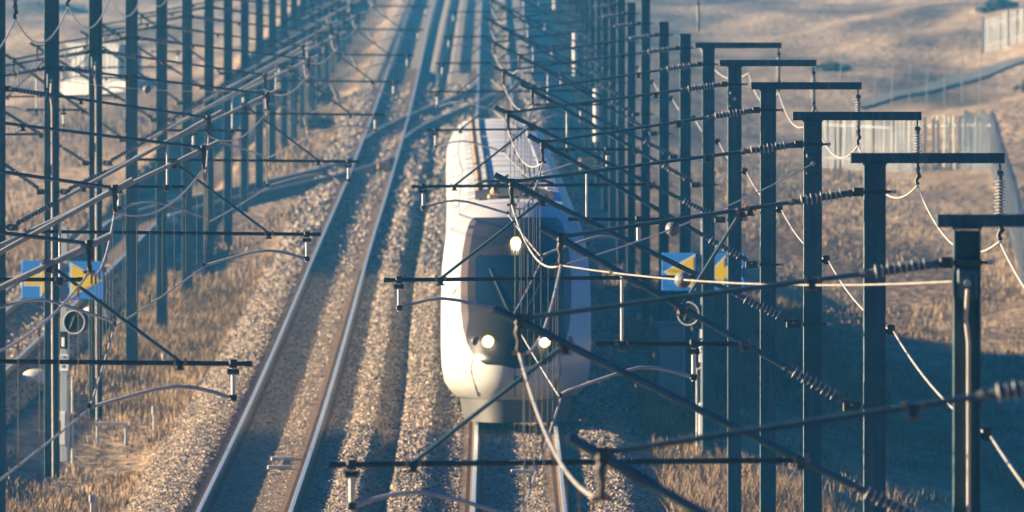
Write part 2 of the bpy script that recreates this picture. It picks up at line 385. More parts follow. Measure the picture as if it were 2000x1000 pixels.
def cantilever(root, sx, kind, fx=1., zb=1., stay=False):
    """sx: direction (in x) from mast to track; heights are above rail, the root stands 1 m below rail."""
    P = lambda d, z, y=0.: (sx*d*fx, y, z+zb)
    A = kind == 'A'
    dc = 3.76 if A else 3.28; sl = 1.76/(dc-.2)
    lz = lambda d: 4.67+sl*(d-.2)
    # lower (diagonal) tube
    lo = MB().tube(P(.95, lz(.95)), P(dc+.21, lz(dc+.21)), .034, 10)
    lo.tube(P(dc-.28, lz(dc-.28)), P(dc+.215, lz(dc+.215)), .04, 10)
    lo = lo.build('lower_tube', M['tube_lit'] if sx > 0 else M['tube'], root)
    insulator('insulator', P(.3, lz(.3)), P(.97, lz(.97)), lo)
    fit = MB().box(sx*fx*.24-.09, sx*fx*.24+.09, -.05, -.03, lz(.2)+zb-.05, lz(.2)+zb+.05, 0, b=.01).box(sx*fx*.24-.09, sx*fx*.24+.09, .03, .05, lz(.2)+zb-.05, lz(.2)+zb+.05, 0, b=.01)
    fit.tube(P(.24,lz(.24),-.07), P(.24,lz(.24),.07), .018, 8, 1); fit.build('hinge', [M['dark'], M['bronze']], lo)
    # upper tube
    uz = lambda d: 6.92-.47*(d-.15)/(dc-.15)
    up = MB().tube(P(.88, uz(.88)), P(dc-.03, uz(dc-.03)), .023, 10).build('upper_tube', M['tube'], root)
    insulator('insulator', P(.22, uz(.22)), P(.9, uz(.9)), up)
    MB().box(sx*fx*.16-.07, sx*fx*.16+.07, -.045, .045, uz(.16)+zb-.045, uz(.16)+zb+.045, 0, b=.012).build('hinge', M['dark'], up)
    band(P(1.3, uz(1.3)), (1,0,0), .023, up)
    # messenger clamp hanging at the end of the two tubes
    mc = MB(); p = np.array(P(dc, 6.43))
    mc.box(p[0]-.042, p[0]+.042, -.05, .05, p[2]-.04, p[2]+.06, 0, b=.018)
    mc.path([p+(0,0,-.03), p+(sx*.012,0,-.1), p+(0,0,-.17), p+(sx*.004,0,-.23), p+(0,0,-.28)], [.032,.036,.022,.03,.02], 8, 0)
    mc.tube(p+(-.06,0,-.27), p+(.06,0,-.27), .018, 8, 1); mc.tube(p+(-.05,0,.02), p+(.07,0,.05), .014, 6, 1)
    mc.build('messenger_clamp', [M['dark'], M['bronze']], root)
    # registration tube, drop bracket, steady arm
    if A: d0, d1, z0, z1, bd = 5.36, 1.39, 5.22, 5.26, 5.17
    else: d0, d1, z0, z1, bd = 2.91, 1.35, 5.33, 5.33, 1.89
    rg = MB().tube(P(d0, z0), P(d1, z1), .026, 10).tube(P(d0-.0, z0), P(d0-.07*(1 if A else 1), z0), .031, 10).build('registration_tube', M['reg'], root)
    band(P(d1, z1+.01), (1,0,0), .034, rg)
    zb0 = z0-.36
    db = MB().tube(P(bd, z0+.02), P(bd, zb0-.03), .024, 8, 1)
    x, y, z = P(bd, z0); db.box(x-.042, x+.042, -.042, .042, z-.04, z+.045, 0, b=.012); db.tube((x-.06,0,z-.08), (x+.06,0,z-.08), .03, 8, 0)
    x, y, z = P(bd, zb0); db.box(x-.04, x+.04, -.04, .04, z-.02, z+.045, 0, b=.012)
    db.build('drop_bracket', [M['dark'], M['pale']], root)
    if A: arm = [(5.14,4.875),(4.98,4.93),(4.8,4.975),(4.62,4.99),(4.42,4.965),(4.1,4.875),(3.8,4.785),(3.77,4.765)]
    else: arm = [(1.93,4.985),(2.1,5.04),(2.28,5.075),(2.46,5.08),(2.62,5.04),(2.9,4.945),(3.2,4.84),(3.26,4.81),(3.28,4.765)]
    sa = MB().path([P(*q) for q in arm], .019, 8, 0); sa.path([P(arm[0][0]+(.03 if A else -.03), arm[0][1]), P(*arm[0])], .027, 8, 1)
    x, y, z = P(dc, 4.765); sa.box(x-.018, x+.018, -.05, .05, z-.015, z+.05, 1)
    sa.build('steady_arm', [M['pale'], M['dark']], root)
    if A: br = (P(4.65, 5.24), P(3.37, lz(3.37)))
    else: br = (P(2.02, lz(2.02)), P(1.38, uz(1.38)))
    if A or stay:
        bo = MB().tube(br[0], br[1], .019, 8).build('brace', M['tube'], root)
        band(br[0], (1,0,0), .028, bo); band(br[1], (1,0,.5*sx*-1), .034, bo)
    if not A:
        hg = MB().tube(P(2.64, lz(2.64)), P(2.64, 5.33), .017, 8).build('hanger_tube', M['pale'], root)
        band(P(2.64, 5.34), (1,0,0), .026, hg)
    return dc*fx
def cross_arm(root, x0, x1, h, xi, L):
    MB().box(x0, x1, -.06, .06, h+.018, h+.125, 0, b=.006).build('cross_arm', M['mast'], root)
    fi = insulator('feeder_insulator', (xi,0,h-.06), (xi,0,h-.06-L), root, 11, .062, .026)
    mb = MB()
    for k in range(8):
        a, b = 2*math.pi*k/8, 2*math.pi*(k+1)/8
        mb.tube((xi,.035*math.cos(a),h-.025+.035*math.sin(a)), (xi,.035*math.cos(b),h-.025+.035*math.sin(b)), .01, 6)
    mb.build('shackle', M['dark'], fi)
    p = np.array((xi,0,h-.06-L)); MB().path([p, p+(.02,0,-.06), p+(-.015,0,-.11), p+(0,0,-.17)], [.025,.034,.024,.034], 8).build('feeder_clamp', M['dark'], fi)
def mast_proto(name, side, kind, w, h, arm=True, third=None, turned=False, stay=False):
    r = thing(name, 'prototype', 'catenary mast')
    column(h, w, turned).build('column', M['mast'], r)
    sx = -1 if side == 'R' else 1
    cantilever(r, sx, kind, 1. if side == 'R' else 1.045, stay=stay)
    if third: cantilever(r, -1, third, .8)
    for z in (4.67, 6.92):
        bnd = MB(); bnd.box(-w/2-.012, w/2+.012, -w/2-.006, w/2+.006, z+1-.022, z+1+.022, 0); bnd.tube((w/2,-.05,z+1), (w/2+.1,-.05,z+1), .016, 6, 0); bnd.box(w/2+.06, w/2+.11, -.075, -.03, z+.98, z+1.02, 1)
        bnd.build('clamp_band', [M['dark'], M['pale']], r)
    if side == 'R':
        e = MB().tube((w/2,0,6.46), (w/2+.1,0,6.46), .022, 8).box(w/2+.02, w/2+.1, -.04, .04, 6.42, 6.53, b=.015); e.build('earth_wire_clamp', M['dark'], r)
        if arm: cross_arm(r, -w/2-.14, 1.36, h, 1.31, .56)
    else:
        if arm: cross_arm(r, -w/2-.25, .52, h, .3, .62)
    return r
def remove(root):
    for ch in list(root.children):
        for g in list(ch.children): bpy.data.objects.remove(g)
        bpy.data.objects.remove(ch)
    bpy.data.objects.remove(root)
used = set(); protos = {}
def place(key, loc, label, group, **kw):
    if key not in protos: protos[key] = mast_proto('catenary_mast', *key)
    o = protos[key] if key not in used else copy_tree(protos[key])
    used.add(key); o.location = tuple(map(float, loc)); tag(o, label, 'catenary mast', group); return o
def weights(root, x, label):
    mb = MB()
    for k in range(11): mb.lathe((x,-.02,2.75+k*.16), (x,-.02,2.75+k*.16+.15), [(0,.085),(.1,.1),(.9,.1),(1,.085)], 12, 0)
    mb.tube((x,-.02,2.6), (x,-.02,7.4), .012, 6, 1); mb.build('tension_weights', [M['weight'], M['tube']], root)
def anchor_plate(root, w, z, cable=True):
    mb = MB().box(-.085, .085, -w/2-.05, -w/2-.02, z-.14, z+.12, 0, b=.02); mb.tube((0,-w/2-.02,z), (0,-w/2-.14,z), .03, 8, 1)
    mb.build('anchor_plate', [M['mast'], M['pale']], root)
    if cable:
        MB().path([(0,-w/2-.11,z-.05), (-.015,-w/2-.09,z-.3), (.01,-w/2-.04,z-.5), (.015,-w/2-.035,3), (.03,-w/2-.035,-.2)], .017, 8).build('down_cable', M['wire'], root)
RM = {}; LM = {}
GR = 'masts of the right-hand row'; GL = 'masts of the left-hand row'
for n in range(-1, 30):
    D = 129+31.5*n; x = float(xr(D))+3.58; z = float(zt(D))-1
    kind = 'A' if n % 2 == 0 else 'B'; arm = n <= 5 or n == 8
    if n == -1: lb = 'nearest right-hand mast, out of frame except its blurred cantilever at the bottom edge'
    elif n == 0: lb = 'dark mast nearest the right frame edge with pale cable down its face'
    elif n <= 5: lb = f'{ORD[n]} mast with a cross arm, counted from the right frame edge'
    elif n <= 12: lb = f'{ORD[n]} mast from the right edge in right-hand row' + (', with cross arm at the top edge' if n == 8 else ', pale weight stack beside it' if n == 12 else ', without cross arm')
    elif n in (16, 22): lb = ('far' if n == 16 else 'farthest')+' hazy right-hand mast with a pale stack of tension weights'
    else: lb = 'blurred hazy mast far back in the right-hand row beyond the train'
    h = 8.2 if n != 8 else 8.5
    RM[n] = o = place(('R', kind, .23, h, arm, None, n == 0, n == 1), (x, D, z), lb, GR if n < 13 else 'far hazy masts of the right-hand row')
    if n in (12, 16, 22): weights(o, -.3, '')
    if n == 0: anchor_plate(o, .23, 7.75)
    if n == 2: anchor_plate(o, .23, 7.68, False)
for k in range(-1, 28):
    D = 157.2+30.6*k; x = -8.1-.2*float(sst(500, 1000, D)); z = float(zt(D))-1
    kind = 'A' if k % 2 == 0 else 'B'; third = ('B' if kind == 'A' else 'A') if 1 <= k <= 10 else None
    if k < 0: lb = 'nearest left-hand mast, out of frame to the left of its wires'
    elif k < 3: lb = f'left-hand mast outside the left frame edge, {ORD[k]} cantilever over the empty track from the bottom'
    elif k == 3: lb = 'mast cut by the left frame edge with insulator hanging beside it'
    elif k <= 14: lb = f'{ORD[k-3]} mast from left frame edge in left-hand row' + (', white weight stack' if k == 8 else ', next to the left blue arrow sign' if k == 4 else ', pale stripe down its front' if k == 5 else '')
    elif k in (15, 22): lb = ('hazy' if k == 15 else 'very far')+' left-hand mast with a pale stack of tension weights'
    else: lb = 'blurred hazy mast far back in the left-hand row'
    LM[k] = o = place(('L', kind, .27, 9.9, True, third, k == 5), (x, D, z), lb, GL if k < 15 else 'far hazy masts of the left-hand row')
    if k in (8, 15, 22): weights(o, .0 if k == 8 else .25, '')
    if k in (4, 5): anchor_plate(o, .27, 7.7)

# ------------------------------------------------------------------ wires
def sag(a, b, s, n=12):
    t = np.linspace(0, 1, n+1)[:, None]; p = np.array(a)+(np.array(b)-np.array(a))*t; p[:,2] -= (4*s*t*(1-t))[:,0]; return p
def catenary(label, masts, sx, dA, dB, group, ndrop=98, zb=1.):
    root = thing('overhead_line', label, 'overhead wire', (0,0,0), group); ks = sorted(masts)
    mw, cw, drops = [], [], []
    pt = lambda k, z: np.array(masts[k].location)+np.array((sx*(dA if k % 2 == 0 else dB), 0, z+zb))
    for a, b in zip(ks[:-1], ks[1:]):
        m = sag(pt(a, 6.155), pt(b, 6.155), .27, 14); c = sag(pt(a, 4.755), pt(b, 4.755), .02, 4)
        mw.append(m); cw.append(c)
        for q in range(7):
            t = (q+.6)/7.2; i = t*14; i0 = int(i); mp = m[i0]+(m[min(i0+1,14)]-m[i0])*(i-i0); cp = pt(a,4.755)+(pt(b,4.755)-pt(a,4.755))*t
            drops.append((mp, cp, t))
    MB().path(np.concatenate([m[:-1] for m in mw]+[mw[-1][-1:]]), .0125, 6).build('messenger_wire', M['wire'], root)
    MB().path(np.concatenate([m[:-1] for m in cw]+[cw[-1][-1:]]), .0115, 6).build('contact_wire', M['wire'], root)
    rest = MB()
    for i, (a, b, t) in enumerate(drops):
        mb = MB() if i < ndrop else rest
        mb.tube(a, b, .0035, 4, 0); mb.box(b[0]-.011, b[0]+.011, b[1]-.03, b[1]+.03, b[2]-.015, b[2]+.11, 1); mb.box(a[0]-.011, a[0]+.011, a[1]-.03, a[1]+.03, a[2]-.1, a[2]+.015, 1)
        if i < ndrop: mb.build('dropper', [M['thin'], M['bronze']], root)
    if rest.v: rest.build('dropper', [M['thin'], M['bronze']], root)['kind'] = 'stuff'
    return root
catenary('overhead line with droppers above the track of the white train', RM, -1, 3.76, 3.28, 'overhead lines')
catenary('overhead line with droppers above the empty left track', LM, 1, 3.76*1.045, 3.28*1.045, 'overhead lines')
L3 = {k: LM[k] for k in range(1, 11)}
catenary('overhead line above the siding track on the far left', L3, -1, 3.28*.8, 3.76*.8, 'overhead lines', 63)
def runwire(name, label, masts, off, s, r, ks):
    P = [np.array(masts[k].location)+np.array(off) for k in ks]
    pts = np.concatenate([sag(a, b, s, 14)[:-1] for a, b in zip(P[:-1], P[1:])]+[P[-1][None]])
    return tag(MB().path(pts, r, 8).build(name, M['wire']), label, 'wire', 'feeder and earth wires')
runwire('feeder_wire', 'pale feeder wire drooping between insulators under the right-hand cross arms', RM, (1.31,0,7.4), .4, .014, list(range(-1,7))+[8])
runwire('earth_wire', 'pale earth wire looping along the outer faces of the right-hand masts', RM, (.2,0,6.46), .13, .011, range(-1,20))
runwire('feeder_wire', 'pale feeder wire looping past the tops of the left-hand masts', LM, (.3,0,9.05), .52, .014, range(-1,20))
def anchor_wire(label, a, b, tb, r=.008):
    o = thing('anchor_wire', label, 'wire', (0,0,0), 'midpoint anchor wires'); a = np.array(a); b = np.array(b)
    pts = sag(a, b, .1, 10); MB().path(pts, r, 6).build('cable', M['wire'], o)
    p = a+(b-a)*tb; d = (b-a)/np.linalg.norm(b-a); p[2] -= 4*.1*tb*(1-tb)
    MB().lathe(p-d*.1, p+d*.1, [(0,.03),(.12,.06),(.3,.078),(.5,.084),(.7,.078),(.88,.06),(1,.03)], 14).build('ball_insulator', M['ball'], o)
def wp(masts, k, sx, d, z): return np.array(masts[k].location)+np.array((sx*d, 0, z+1))
anchor_wire('pale anchor wire with ball insulator reaching right to the nearest visible mast', wp(RM,1,-1,3.28,6.15), wp(RM,0,-1,.12,6.76), .36)
anchor_wire('pale anchor wire with ball insulator rising to a plate on the third cross-arm mast', wp(RM,1,-1,3.28,6.15), wp(RM,2,0,0,6.68)-np.array((0,.2,0)), .4)
anchor_wire('thin anchor wire above the left arrow sign, ending on the second left mast', wp(LM,5,1,3.43,6.15), wp(LM,4,1,.14,6.7), .6, .0045)

# ------------------------------------------------------------------ train
TS, TE = 290.5, 413.0
Zs = np.array([.5,.56,.66,.8,.95,1.1,1.3,1.5,1.75,2.,2.25,2.5,2.75,3.,3.2,3.4,3.55,3.7,3.82,3.92,4.0,4.06])
HW = lambda z: np.interp(z, [.5,.6,.8,1.1,1.5,2.2,2.7,3.1,3.4,3.7,3.9,4.06], [1.12,1.24,1.36,1.415,1.43,1.43,1.425,1.40,1.345,1.23,1.09,.93])
YF = lambda z: np.interp(z, [.5,.62,.8,1.0,1.3,1.7,2.2,2.8,3.3,3.7,3.9,4.06,4.2], [.75,.4,.14,.02,0,.22,.8,1.9,3.0,4.2,5.1,6.3,7.6])
CR = lambda z: .07*sst(3.5, 4.06, z)
def front(x, z):
    u = np.clip(np.abs(x)/HW(z), 0, 1); return YF(z)+2.1*u**2.6
def axisx(D): return float(xr(D))
tr = thing('passenger_train', 'white double deck passenger train with headlights on, coming towards the viewer', 'train', (axisx(TS), TS, 0))
tr.rotation_euler = (0, 0, 0)
def skew(V):     # body follows the gentle bend of the track
    V = np.array(V, float); V[..., 0] += xr(TS+V[..., 1])-xr(TS); return V
NU = 41; us = np.sin(np.linspace(-1, 1, NU)*math.pi/2)
car1 = MB()
U, Zg = np.meshgrid(us, Zs); Xg = U*HW(Zg); Yg = front(Xg, Zg); Zc = Zg+CR(Zg)*(1-U**2)
car1.grid(skew(np.stack([Xg, Yg, Zc], -1)))
ends = [30., 60.6, 91.2, 121.8]; starts = [0, 30.6, 61.2, 91.8]
def sides(mb, y0f, y1, roof_y0=None):
    for sd in (-1, 1):
        col = [np.stack([np.full(len(Zs), t) for t in (0,)], -1)]
        ys = [y0f(sd)]+[np.full(len(Zs), v) for v in np.linspace(12 if roof_y0 is not None else y0f(sd)[0]+.01, y1, 6)]
        V = np.stack([np.stack([sd*HW(Zs), y, Zs], -1) for y in ys], 1); mb.grid(skew(V), flip=sd < 0)
    if roof_y0 is None: return
def roof(mb, y0, y1):
    ys = [np.broadcast_to(y0, us.shape)]+[np.full(NU, v) for v in np.linspace(12 if np.max(y0) < 12 else np.max(y0)+.01, y1, 6)]
    zz = Zs[-1]+CR(Zs[-1])*(1-us**2)
    V = np.stack([np.stack([us*HW(Zs[-1]), y, zz], -1) for y in ys], 0); mb.grid(skew(V), mi=1)
sides(car1, lambda sd: front(sd*HW(Zs), Zs), ends[0], 1); roof(car1, front(us*HW(Zs[-1]), np.full(NU, Zs[-1])), ends[0])
def endcap(mb, y):
    ring = [(-HW(z), y, z) for z in Zs]+[(u*HW(Zs[-1]), y, Zs[-1]+CR(Zs[-1])*(1-u*u)) for u in us[1:-1]]+[(HW(z), y, z) for z in Zs[::-1]]
    mb.add(skew(ring), [tuple(range(len(ring)))])
endcap(car1, ends[0])
cars = [car1.build('car_body', [M['white'], M['roofgrey']], tr)]
for a, b in zip(starts[1:], ends[1:]):
    mb = MB(); sides(mb, lambda sd: np.full(len(Zs), a), b); roof(mb, np.full(NU, a), b); endcap(mb, a); endcap(mb, b)
    cars.append(mb.build('car_body', [M['white'], M['roofgrey']], tr))
for e in ends[:3]:
    mb = MB(); V = [(sx*1.05, y, z) for y in (e-.02, e+.62) for sx in (-1, 1) for z in (.7, 3.85)]
    mb.add(skew(V), [(0,1,3,2),(4,6,7,5),(0,2,6,4),(1,5,7,3),(0,4,5,1),(2,3,7,6)]); mb.build('gangway', M['under'], tr)
def facepatch(zs, wf, off, name, m, xo=0., n=25):
    u = np.linspace(-1, 1, n); U, Z = np.meshgrid(u, zs); X = U*wf(Z)+xo
    Y = front(X, Z)-off; Zc = Z+CR(Z)*(1-np.clip(X/HW(Z), -1, 1)**2)
    return MB().grid(skew(np.stack([X, Y, Zc], -1))).build(name, m, tr)
zm = np.linspace(1.12, 3.84, 40)
mw = lambda z: np.interp(z, [1.12,1.14,1.18,1.26,1.4,1.6,1.85,2.2,2.8,3.2,3.6,3.76,3.82,3.84], [.05,.38,.56,.71,.84,.94,1.01,1.05,1.06,1.03,.95,.89,.84,.80])
facepatch(zm, mw, .014, 'front_mask', M['mask'])
M['lit_edge'] = mat('mask_edge_lit', (.09,.065,.048), .35, 0, (.115,.085,.064), 1.)  # tan of the sunlit mask edge painted as a strip on both sides
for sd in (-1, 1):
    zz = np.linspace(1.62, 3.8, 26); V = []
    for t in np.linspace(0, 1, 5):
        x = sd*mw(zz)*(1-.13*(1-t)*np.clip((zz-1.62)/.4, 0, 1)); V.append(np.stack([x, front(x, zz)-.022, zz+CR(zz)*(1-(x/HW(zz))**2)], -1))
    MB().grid(skew(np.stack(V, 1)), flip=sd > 0).build('mask_edge_lit', M['lit_edge'], tr)
facepatch(np.linspace(2.3, 3.2, 14), lambda z: np.interp(z, [2.3,2.36,3.14,3.2], [.7,.77,.77,.7]), .03, 'windscreen', M['glass'])
facepatch(np.linspace(.86, .97, 3), lambda z: z*0+.14, .012, 'coupler_hatch', M['under'], .1, 5)
for xo in (-.62, .62): pass
def lamp(name, x, z, r):
    y = float(front(x, z)); x0 = x
    o = MB().lathe((x0, y-.075, z), (x0, y+.1, z), [(0,r*.55),(.05,r),(1,r)], 20).build(name, M['lampring'], tr)
    MB().lathe((x0, y-.082, z), (x0, y-.03, z), [(0,r*.72),(1,r*.72)], 20).build('bulb', M['lamp'], o); return o
lamp('headlight', -.53, 1.62, .115); lamp('headlight', .53, 1.62, .115); lamp('headlight', 0., 3.43, .105)
for x in (-.76, .76): MB().lathe((x, float(front(x,1.62))-.05, 1.62), (x, float(front(x,1.62))+.06, 1.62), [(0,.07),(.2,.09),(1,.09)], 16).build('tail_lamp', M['skirt'], tr)
wpr = MB()
for x0, x1 in ((-.12, -.5), (.15, .62)):
    z0, z1 = 2.12, 2.95; wpr.path([(x0+(x1-x0)*t, float(front(x0+(x1-x0)*t, z0+(z1-z0)*t))-.06, z0+(z1-z0)*t) for t in np.linspace(0, 1, 8)], .016, 6)
    wpr.build('wiper', M['under'], tr); wpr = MB()
for sd in (-1, 1):
    for k, yd in enumerate((6.1, 7.4)):
        zz = np.linspace(.75, 3.1, 14); MB().path(skew([(sd*(HW(z)+.004), yd, z) for z in zz]), .014, 4).build('door_seam', M['under'], tr)
for k in range(4):
    yb = [8.2, 45, 76, 107][k]
    for sd in (-1, 1):
        zz = np.linspace(.82, 1.02, 3); V = np.stack([np.stack([sd*(HW(zz)+.008), np.full(3, y), zz], -1) for y in np.linspace(yb, yb+13, 6)], 1); MB().grid(skew(V), flip=sd < 0).build('side_stripe', M['hutgrey'], tr)
# seams on the nose
sm = MB()
for x in (-.02,): sm.path([(x, float(front(x,z))-.004, z) for z in np.linspace(.56, 1.12, 9)], .012, 5)
for sx in (-1, 1): sm.path([(sx*float(x), float(front(sx*x,z))-.004, z) for x, z in zip(np.interp(np.linspace(0,1,12),[0,.4,1],[.80,.86,.72]), np.linspace(1.42,.56,12))], .01, 5)
sm.build('nose_seam', M['skirt'], tr)
# skirt below the nose, windows, underframe
sk = MB(); zz = np.linspace(.06, .5, 5); U, Z = np.meshgrid(us, zz); X = U*np.interp(Z, [.06,.5], [.98,1.08]); sk.grid(skew(np.stack([X, .95+1.2*np.abs(U)**3+0*Z, Z], -1)))
for sd in (-1, 1): sk.grid(skew(np.stack([np.stack([sd*np.interp(zz,[.06,.5],[.98,1.08]), np.full(5, y), zz], -1) for y in (2.15, 6)], 1)), flip=sd < 0)
sk.build('nose_skirt', M['skirt'], tr)
for ci, (a, b) in enumerate(zip(starts, ends)):
    for yb in (a+(5 if ci == 0 else 3.2), b-3.2):
        bg = MB().box(-1.15, 1.15, yb-1.8, yb+1.8, .32, .62, b=.05); x = axisx(TS+yb)-axisx(TS)
        bg.v = [(p[0]+x, p[1], p[2]) for p in bg.v]; bo = bg.build('bogie', M['under'], tr)
        for yw in (-1.2, 1.2):
            mb = MB()
            for sd in (-1, 1): mb.lathe((x+sd*.69, yb+yw, .44), (x+sd*.83, yb+yw, .44), [(0,.46),(.25,.46),(.3,.43),(1,.42)], 24)
            mb.tube((x-.8, yb+yw, .44), (x+.8, yb+yw, .44), .08, 10); mb.build('wheelset', M['under'], bo)
    uf = MB(); x0 = axisx(TS+a)-axisx(TS); x1 = axisx(TS+b)-axisx(TS)
    y0 = a+(7 if ci == 0 else 5.4); y1 = b-5.4
    V = [(x+sx*1.1, y, z) for x, y in ((x0,y0),(x1,y1)) for sx in (-1,1) for z in (.3,.5)]
    uf.add(V, [(0,1,3,2),(4,6,7,5),(0,2,6,4),(1,5,7,3),(0,4,5,1),(2,3,7,6)]); uf.build('underframe', M['under'], tr)
    for sd in (-1, 1):
        for (za, zb) in ((1.25, 1.95), (2.72, 3.3)):
            for q in range(6):
                ya = max(a+1.2, 0)+q*((b-a-2.4)/6)+.35
                if ci == 0: ya = 8.5+q*3.55+.2
                ln = 2.7 if ci == 0 else 3.7
                zz = np.linspace(za, zb, 4); V = np.stack([np.stack([sd*(HW(zz)+.012), np.full(4, y), zz], -1) for y in (ya, ya+ln)], 1)
                MB().grid(skew(V), flip=sd < 0).build('window', M['glass'], tr)
    # roof line: cable tray, ceramic bumps, ribs
    ct = MB(); ya = a+(19 if ci == 0 else .4); ct.path(skew([(-.5, y, 4.125) for y in np.linspace(ya, b-.4, 6)]), .03, 6); ct.build('roof_cable', M['under'], tr)
    y = ya+1
    while y < b-1.5:
        p = skew([(-.69, y, 4.1)])[0]
        e = MB().box(p[0]-.1, p[0]+.1, y-.3, y+.3, 4.03, 4.115, 0, b=.03).lathe((p[0],y,4.115), (p[0],y,4.2), [(0,.06),(.5,.08),(1,.04)], 10, 1); e.build('roof_insulator', [M['dark'], M['rooftan']], tr)
        p = skew([(.72, y, 4.1)])[0]
        MB().box(p[0]-.07, p[0]+.07, y-.6, y+.6, 4.0, 4.12, 0, b=.04).build('roof_vent', M['hutgrey'], tr)
        y += 3.3
# pantograph bay
pw = MB(); ys = np.linspace(10.6, 21, 8); xx = np.linspace(-.78, .78, 9)
V = np.stack([np.stack([xx, np.full(9, y), 4.085+.07*(1-(xx/.93)**2)], -1) for y in ys], 0); pw.grid(skew(V), mi=0)
pw.build('pantograph_bay', M['under'], tr)
pg = MB()
for sd in (-1, 1):
    pg.tube((sd*.4,11.5,4.3),(sd*.4,15.5,4.3),.035,8); pg.tube((sd*.35,11.6,4.42),(sd*.15,15.2,4.5),.028,8); pg.lathe((sd*.4,12,4.17),(sd*.4,12,4.32),[(0,.08),(.5,.1),(1,.06)],10,1)
for y in (11.4, 11.8): pg.path([(-.8,y,4.36),(-.6,y,4.46),(.6,y,4.46),(.8,y,4.36)], .03, 8)
pg.tube((-.4,15.4,4.3),(.4,15.4,4.3),.05,8); pg.box(-.55,-.3,10.6,12.0,4.1,4.2,1,b=.04)
pg.build('pantograph', [M['under'], M['rooftan']], tr)

# ------------------------------------------------------------------ signals with arrow boards
def text_mesh(s, size, mname, parent, loc):
    cu = bpy.data.curves.new('lettering', 'FONT'); cu.body = s; cu.size = size; cu.extrude = .002; cu.align_x = 'CENTER'; cu.align_y = 'CENTER'
    t = bpy.data.objects.new('tmp', cu); C.objects.link(t); bpy.context.view_layer.update()
    me = bpy.data.meshes.new_from_object(t.evaluated_get(bpy.context.evaluated_depsgraph_get())); bpy.data.objects.remove(t)
    me.materials.clear(); me.materials.append(M[mname]); o = bpy.data.objects.new('lettering', me); C.objects.link(o)
    o.parent = parent; o.location = loc; o.rotation_euler = (math.pi/2, 0, 0); return o
def arrow_signal(label, loc, dr, left):
    r = thing('signal_post', label, 'railway signal', loc, 'signal posts with blue arrow boards'); r.rotation_euler = (0,0,-.4); zs = 1.0   # dr=+1 arrows point right
    MB().box(-.075,.075,-.05,.05,-.4,5.2,b=.01).build('post', M['steelpost'], r)
    MB().box(-.85,.85,.0,.05,4.35,4.45,b=.01).box(-.85,.85,.0,.05,3.95,4.05,b=.01).build('crossbar', M['steelpost'], r)
    for bx, shaft in ((-.49*dr, True), (.49*dr, False)):
        b = MB().box(bx-.36,bx+.36,-.1,-.06,3.84,4.56,b=.02).build('arrow_board', M['blue'], r)
        zc = 4.2
        def shape(g, sc):
            if shaft: pts = [(-.29-g*.6,-.09-g),(.06-g,-.09-g),(.06-g,-.27-g*2),(.34+g*1.2,0),(.06-g,.27+g*2),(.06-g,.09+g),(-.29-g*.6,.09+g)]
            else: pts = [(-.30-g,-.29-g*1.7),(.27+g*2,0),(-.30-g,.29+g*1.7)]
            return [(bx+dr*px, zc+pz) for px, pz in pts]
        P1, P2 = shape(.03, 1), shape(0., 1)
        if dr < 0: P1, P2 = P1[::-1], P2[::-1]
        MB().prism(P1, -.106, -.1005).build('arrow_border', M['signw'], b)
        MB().prism(P2, -.112, -.1065).build('arrow', M['yellow'], b)
    cx = .27*dr
    l = MB().lathe((cx,-.16,3.42),(cx,.02,3.42),[(0,.205),(.5,.21),(1,.21)],32).build('signal_disc', M['black'], r)
    rm = MB(); n = 36
    rm.path([(cx+.215*math.cos(2*math.pi*i/n), -.17, 3.42+.215*math.sin(2*math.pi*i/n)) for i in range(n+1)], .014, 8); rm.build('rim', M['hutgrey'], l)
    MB().tube((cx-.09,-.172,3.3),(cx+.0,-.172,3.52),.009,6).build('aerial', M['skirt'], l)
    bx = MB().box(.02*dr-.075,.02*dr+.075,-.12,-.055,2.92,3.24,b=.02).build('indicator_box', M['black'], r)
    MB().box(.02*dr-.03,.02*dr+.03,-.13,-.1205,2.96,3.13,b=.012).build('indicator_bar', M['plate'], bx)
    for z0, z1, tx in ((2.7,2.81,'126'),(2.5,2.67,'1B')):
        p = MB().box(-.1,.1,-.075,-.055,z0,z1,b=.008).build('number_plate', M['plate'], r); text_mesh(tx, .1, 'ink', p, (0,-.0775,(z0+z1)/2))
    MB().box(-.08,.1,-.16,-.055,1.1,1.75,b=.03).build('relay_box', M['hutgrey'], r)
    MB().tube((.16*dr,-.02,-.3),(.16*dr,-.02,2.4),.02,8).tube((.16*dr,-.02,2.35),(0,-.02,2.45),.02,8).build('conduit', M['pale'], r)
    return r
arrow_signal('signal post left of the tracks with two blue boards whose yellow arrows point right', (-8.07,287,-1.32), 1, True)
arrow_signal('signal post right of the train with two blue boards whose yellow arrows point left', (3.92,288.6,-1.21), -1, False)

# ------------------------------------------------------------------ small lineside things
def block(label, x, D, l, w, h):
    z = float(gz(x, D))+.02; u = np.linspace(0, math.pi, 13); rows = []
    for t in np.linspace(-1, 1, 11):
        k = math.sqrt(max(0, 1-abs(t)**3)); rows.append([(x+t*l/2, D-math.cos(a)*w/2*k, z-.05+math.sin(a)*h*k) for a in u])
    return tag(MB().grid(np.array(rows)).build('concrete_block', M['concrete']), label, 'concrete block', 'pale rounded concrete blocks')
block('pale rounded concrete block left of the second left mast, lit by the sun', -9.75, 326, .75, .6, .3)
block('pale rounded concrete block just under the left signal disc', -9.85, 376, .7, .6, .32)
block('small pale concrete block beside the siding beyond the left masts', -10.2, 478, .6, .6, .3)
def peg(label, x, D, h, w=.06):
    z = float(gz(x, D)); r = thing('marker_post', label, 'marker post', (x, D, z), 'short pale marker posts')
    MB().box(-w*.6,w*.6,-w*.6,w*.6,-.1,h*.7,b=.01).build('post', M['concrete'], r); MB().box(-w,w,-w*.8,w*.8,h*.7+.001,h,b=.02).build('head', M['hut'], r)
